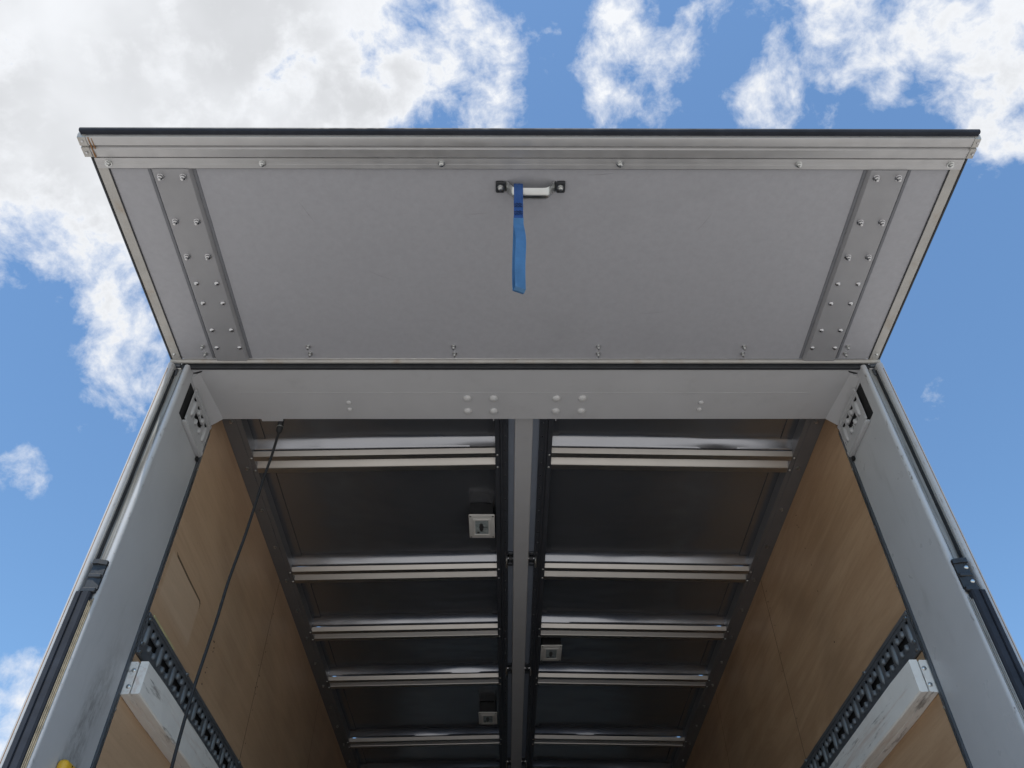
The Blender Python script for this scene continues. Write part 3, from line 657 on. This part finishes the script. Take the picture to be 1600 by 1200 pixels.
# ---- undercarriage (carries the box) -------------------------------------------------------
part('chassis_frame', 'chassis_black', truck, lambda b: ([box(b, s*.38, s*.46, 2.15, YF, .80, ZF-.0505) for s in (-1, 1)], [box(b, -.379, .379, y, y+.10, .84, ZF-.0505) for y in (2.2, 3.6, 5.0, 6.6, 8.4)], box(b, -1.15, 1.15, 2.03, 2.13, .48, .62, .01), [box(b, s*.4, s*.44, 2.05, 2.12, .621, ZF-.0505) for s in (-1, 1)]))
ME_TYRE = piece('tyre', 'tyre', lambda b: lathe(b, [(.30, -.14), (.44, -.145), (.475, -.12), (.482, 0), (.475, .12), (.44, .145), (.30, .14), (.29, .0)], 40), 35)
ME_RIM = piece('rim', 'wheel_rim', lambda b: lathe(b, [(0, .02), (.08, .02), (.10, .06), (.13, .06), (.16, .03), (.27, .10), (.305, .13), (.305, -.13), (0, -.10)], 32), 35)
for yy in (4.1, 8.2):
    for s in (-1, 1):
        part('axle', 'chassis_black', truck, lambda b, s=s, yy=yy: tube(b, [(s*.05, yy, .482), (s*1.05, yy, .482)], .06, 10))
        for off in ((1.10, .78) if yy < 5 else (1.08,)):
            rot = Matrix.Rotation(s*math.pi/2, 4, 'Y')
            wh = link('wheel', ME_RIM, truck, (s*off, yy, .482), rot)
            link('tyre', ME_TYRE, wh, (s*off, yy, .482), rot)

# ------------------------------------------------------------------ loose things
# blue webbing strap looped over the handle
def ribbon(b, pts, wd, th):
    V = []
    for i, p in enumerate(pts):
        p = Vector(p); q = Vector(pts[min(i+1, len(pts)-1)])-Vector(pts[max(i-1, 0)]); nrm = Vector((0, q.z, -q.y)).normalized()
        V.append([b.verts.new(p+Vector((sx*wd/2, 0, 0))+nrm*sy*th/2) for sx, sy in ((-1, -1), (1, -1), (1, 1), (-1, 1))])
    for A, B in zip(V, V[1:]):
        for k in range(4): b.faces.new((A[k], A[(k+1) % 4], B[(k+1) % 4], B[k]))
    b.faces.new(V[0]); b.faces.new(V[-1])
strap = thing('webbing_strap', (-.038, 1.31, 3.24), 'blue woven webbing strap hanging in a loop from the zinc pull handle', 'strap')
def upper(b):
    zb = FZ-.0535
    ring = [(-.0365, HY-.003+.0225*math.cos(a), zb+.012+.0185*math.sin(a)) for a in [R(q) for q in range(-250, 71, 20)]]
    ribbon(b, [(-.0375, HY-.004, 3.555), (-.037, HY-.0055, 3.62), (-.0365, HY-.011, 3.67)]+[p for p in ring if p[2] > 0][0:0]+[(-.0365, HY-.021, 3.695), (-.0365, HY-.025, 3.712), (-.0365, HY-.021, 3.729), (-.0365, HY-.006, 3.737), (-.0365, HY+.012, 3.733), (-.0365, HY+.0225, 3.716), (-.0365, HY+.018, 3.694), (-.0367, HY+.006, 3.66), (-.037, HY+.000, 3.62), (-.0375, HY+.0005, 3.555)], .0265, .0022)
part('sewn_top', 'strap_blue', strap, upper, 'dark blue sewn upper end')
def lower(b):
    yc = HY-.002
    pts = [(-.0375, yc-.0025, 3.575), (-.0378, yc-.004, 3.54)]
    for t in [i/14 for i in range(1, 14)]:
        pts.append((-.038-.003*t+.0035*math.sin(t*6.0), yc-.004-.022*math.sin(math.pi*t*.85), 3.54-(3.54-3.252)*t))
    pts += [(-.0412, yc-.013, 3.244), (-.0412, yc-.004, 3.241), (-.0412, yc+.004, 3.246)]
    for t in [i/10 for i in range(9, 0, -1)]: pts.append((-.0375-.0035*t, yc+.005+.006*math.sin(math.pi*t), 3.575-(3.575-3.246)*t))
    pts.append((-.0375, yc+.0045, 3.575))
    ribbon(b, pts, .0285, .002)
    for v in b.verts:
        a = R(24)*max(0, (3.56-v.co.z)/.32); x, y = v.co.x+.0385, v.co.y-yc
        v.co.x = -.0385+x*math.cos(a)-y*math.sin(a); v.co.y = yc+x*math.sin(a)+y*math.cos(a)
part('strap_loop', 'strap_lit', strap, lower, 'hanging loop, its blue lightened to look lit')
def stitch(b):
    for z0 in (3.640, 3.603):
        for r in range(2):
            for k in range(5):
                xa = -.037-.0115+k*.0044; za = z0-.011*r
                y = HY-.0085-(.0015 if z0 > 3.62 else 0)
                tube(b, [(xa, y, za), (xa+.0022, y-.0004, za+.006*(1 if k % 2 else -1)*.6), (xa+.0044, y, za)], .0012, 5)
part('stitching', 'strap_thread', strap, stitch, 'black bar stitching')

# black cable hanging from the header
cab = thing('hanging_cable', (-.985, 2.335, 1.15), 'thin black cable hanging from the header in front of the left plywood wall', 'cable')
def spline(P, n=8):
    P = [Vector(p) for p in P]; out = []
    for i in range(len(P)-1):
        a, b, c, d = P[max(i-1, 0)], P[i], P[i+1], P[min(i+2, len(P)-1)]
        for k in range(n):
            t = k/n; out.append(.5*((2*b)+(c-a)*t+(2*a-5*b+4*c-d)*t*t+(3*b-a-3*c+d)*t**3))
    out.append(P[-1]); return out
cp = [(-.936, 2.330, 3.700), (-.937, 2.331, 3.650), (-.941, 2.334, 3.565), (-.948, 2.335, 3.475), (-.954, 2.335, 3.332), (-.960, 2.335, 3.212), (-.973, 2.335, 3.05), (-.977, 2.335, 2.913), (-.983, 2.335, 2.795), (-.9885, 2.335, 2.695), (-.990, 2.335, 2.6), (-.989, 2.335, 2.467), (-.985, 2.34, 2.2), (-.98, 2.36, 1.8), (-.97, 2.40, 1.4), (-.93, 2.46, 1.20), (-.85, 2.55, 1.158), (-.6, 2.7, 1.157), (-.45, 3.0, 1.157)]
part('cord', 'cable_black', cab, lambda b: tube(b, spline(cp), .0052, 8), smooth=60)
part('connector', 'cable_black', cab, lambda b: (tube(b, [(-.936, 2.325, 3.748), (-.936, 2.327, 3.722), (-.936, 2.329, 3.712)], [.0115, .0115, .010], 12), tube(b, [(-.936, 2.3292, 3.711), (-.936, 2.3295, 3.692), (-.9362, 2.330, 3.684)], [.0125, .0115, .007], 12)), smooth=40)
part('connector_ring', 'zinc', cab, lambda b: tube(b, [(-.936, 2.329, 3.713), (-.936, 2.3293, 3.709)], .0130, 12), smooth=40)

# yellow grip hooked on the left post
yg = thing('hook_grip', (-1.19, 2.165, 2.30), 'rounded yellow plastic grip on the inner face of the left rear post', 'grip')
part('grip', 'yellow_plastic', yg, lambda b: box(b, -1.2, -1.172, 2.128, 2.205, 2.30, 2.408, .012, 3), smooth=40)
part('grip_slot', 'hole_black', yg, lambda b: box(b, -1.1725, -1.1712, 2.158, 2.1605, 2.31, 2.400))
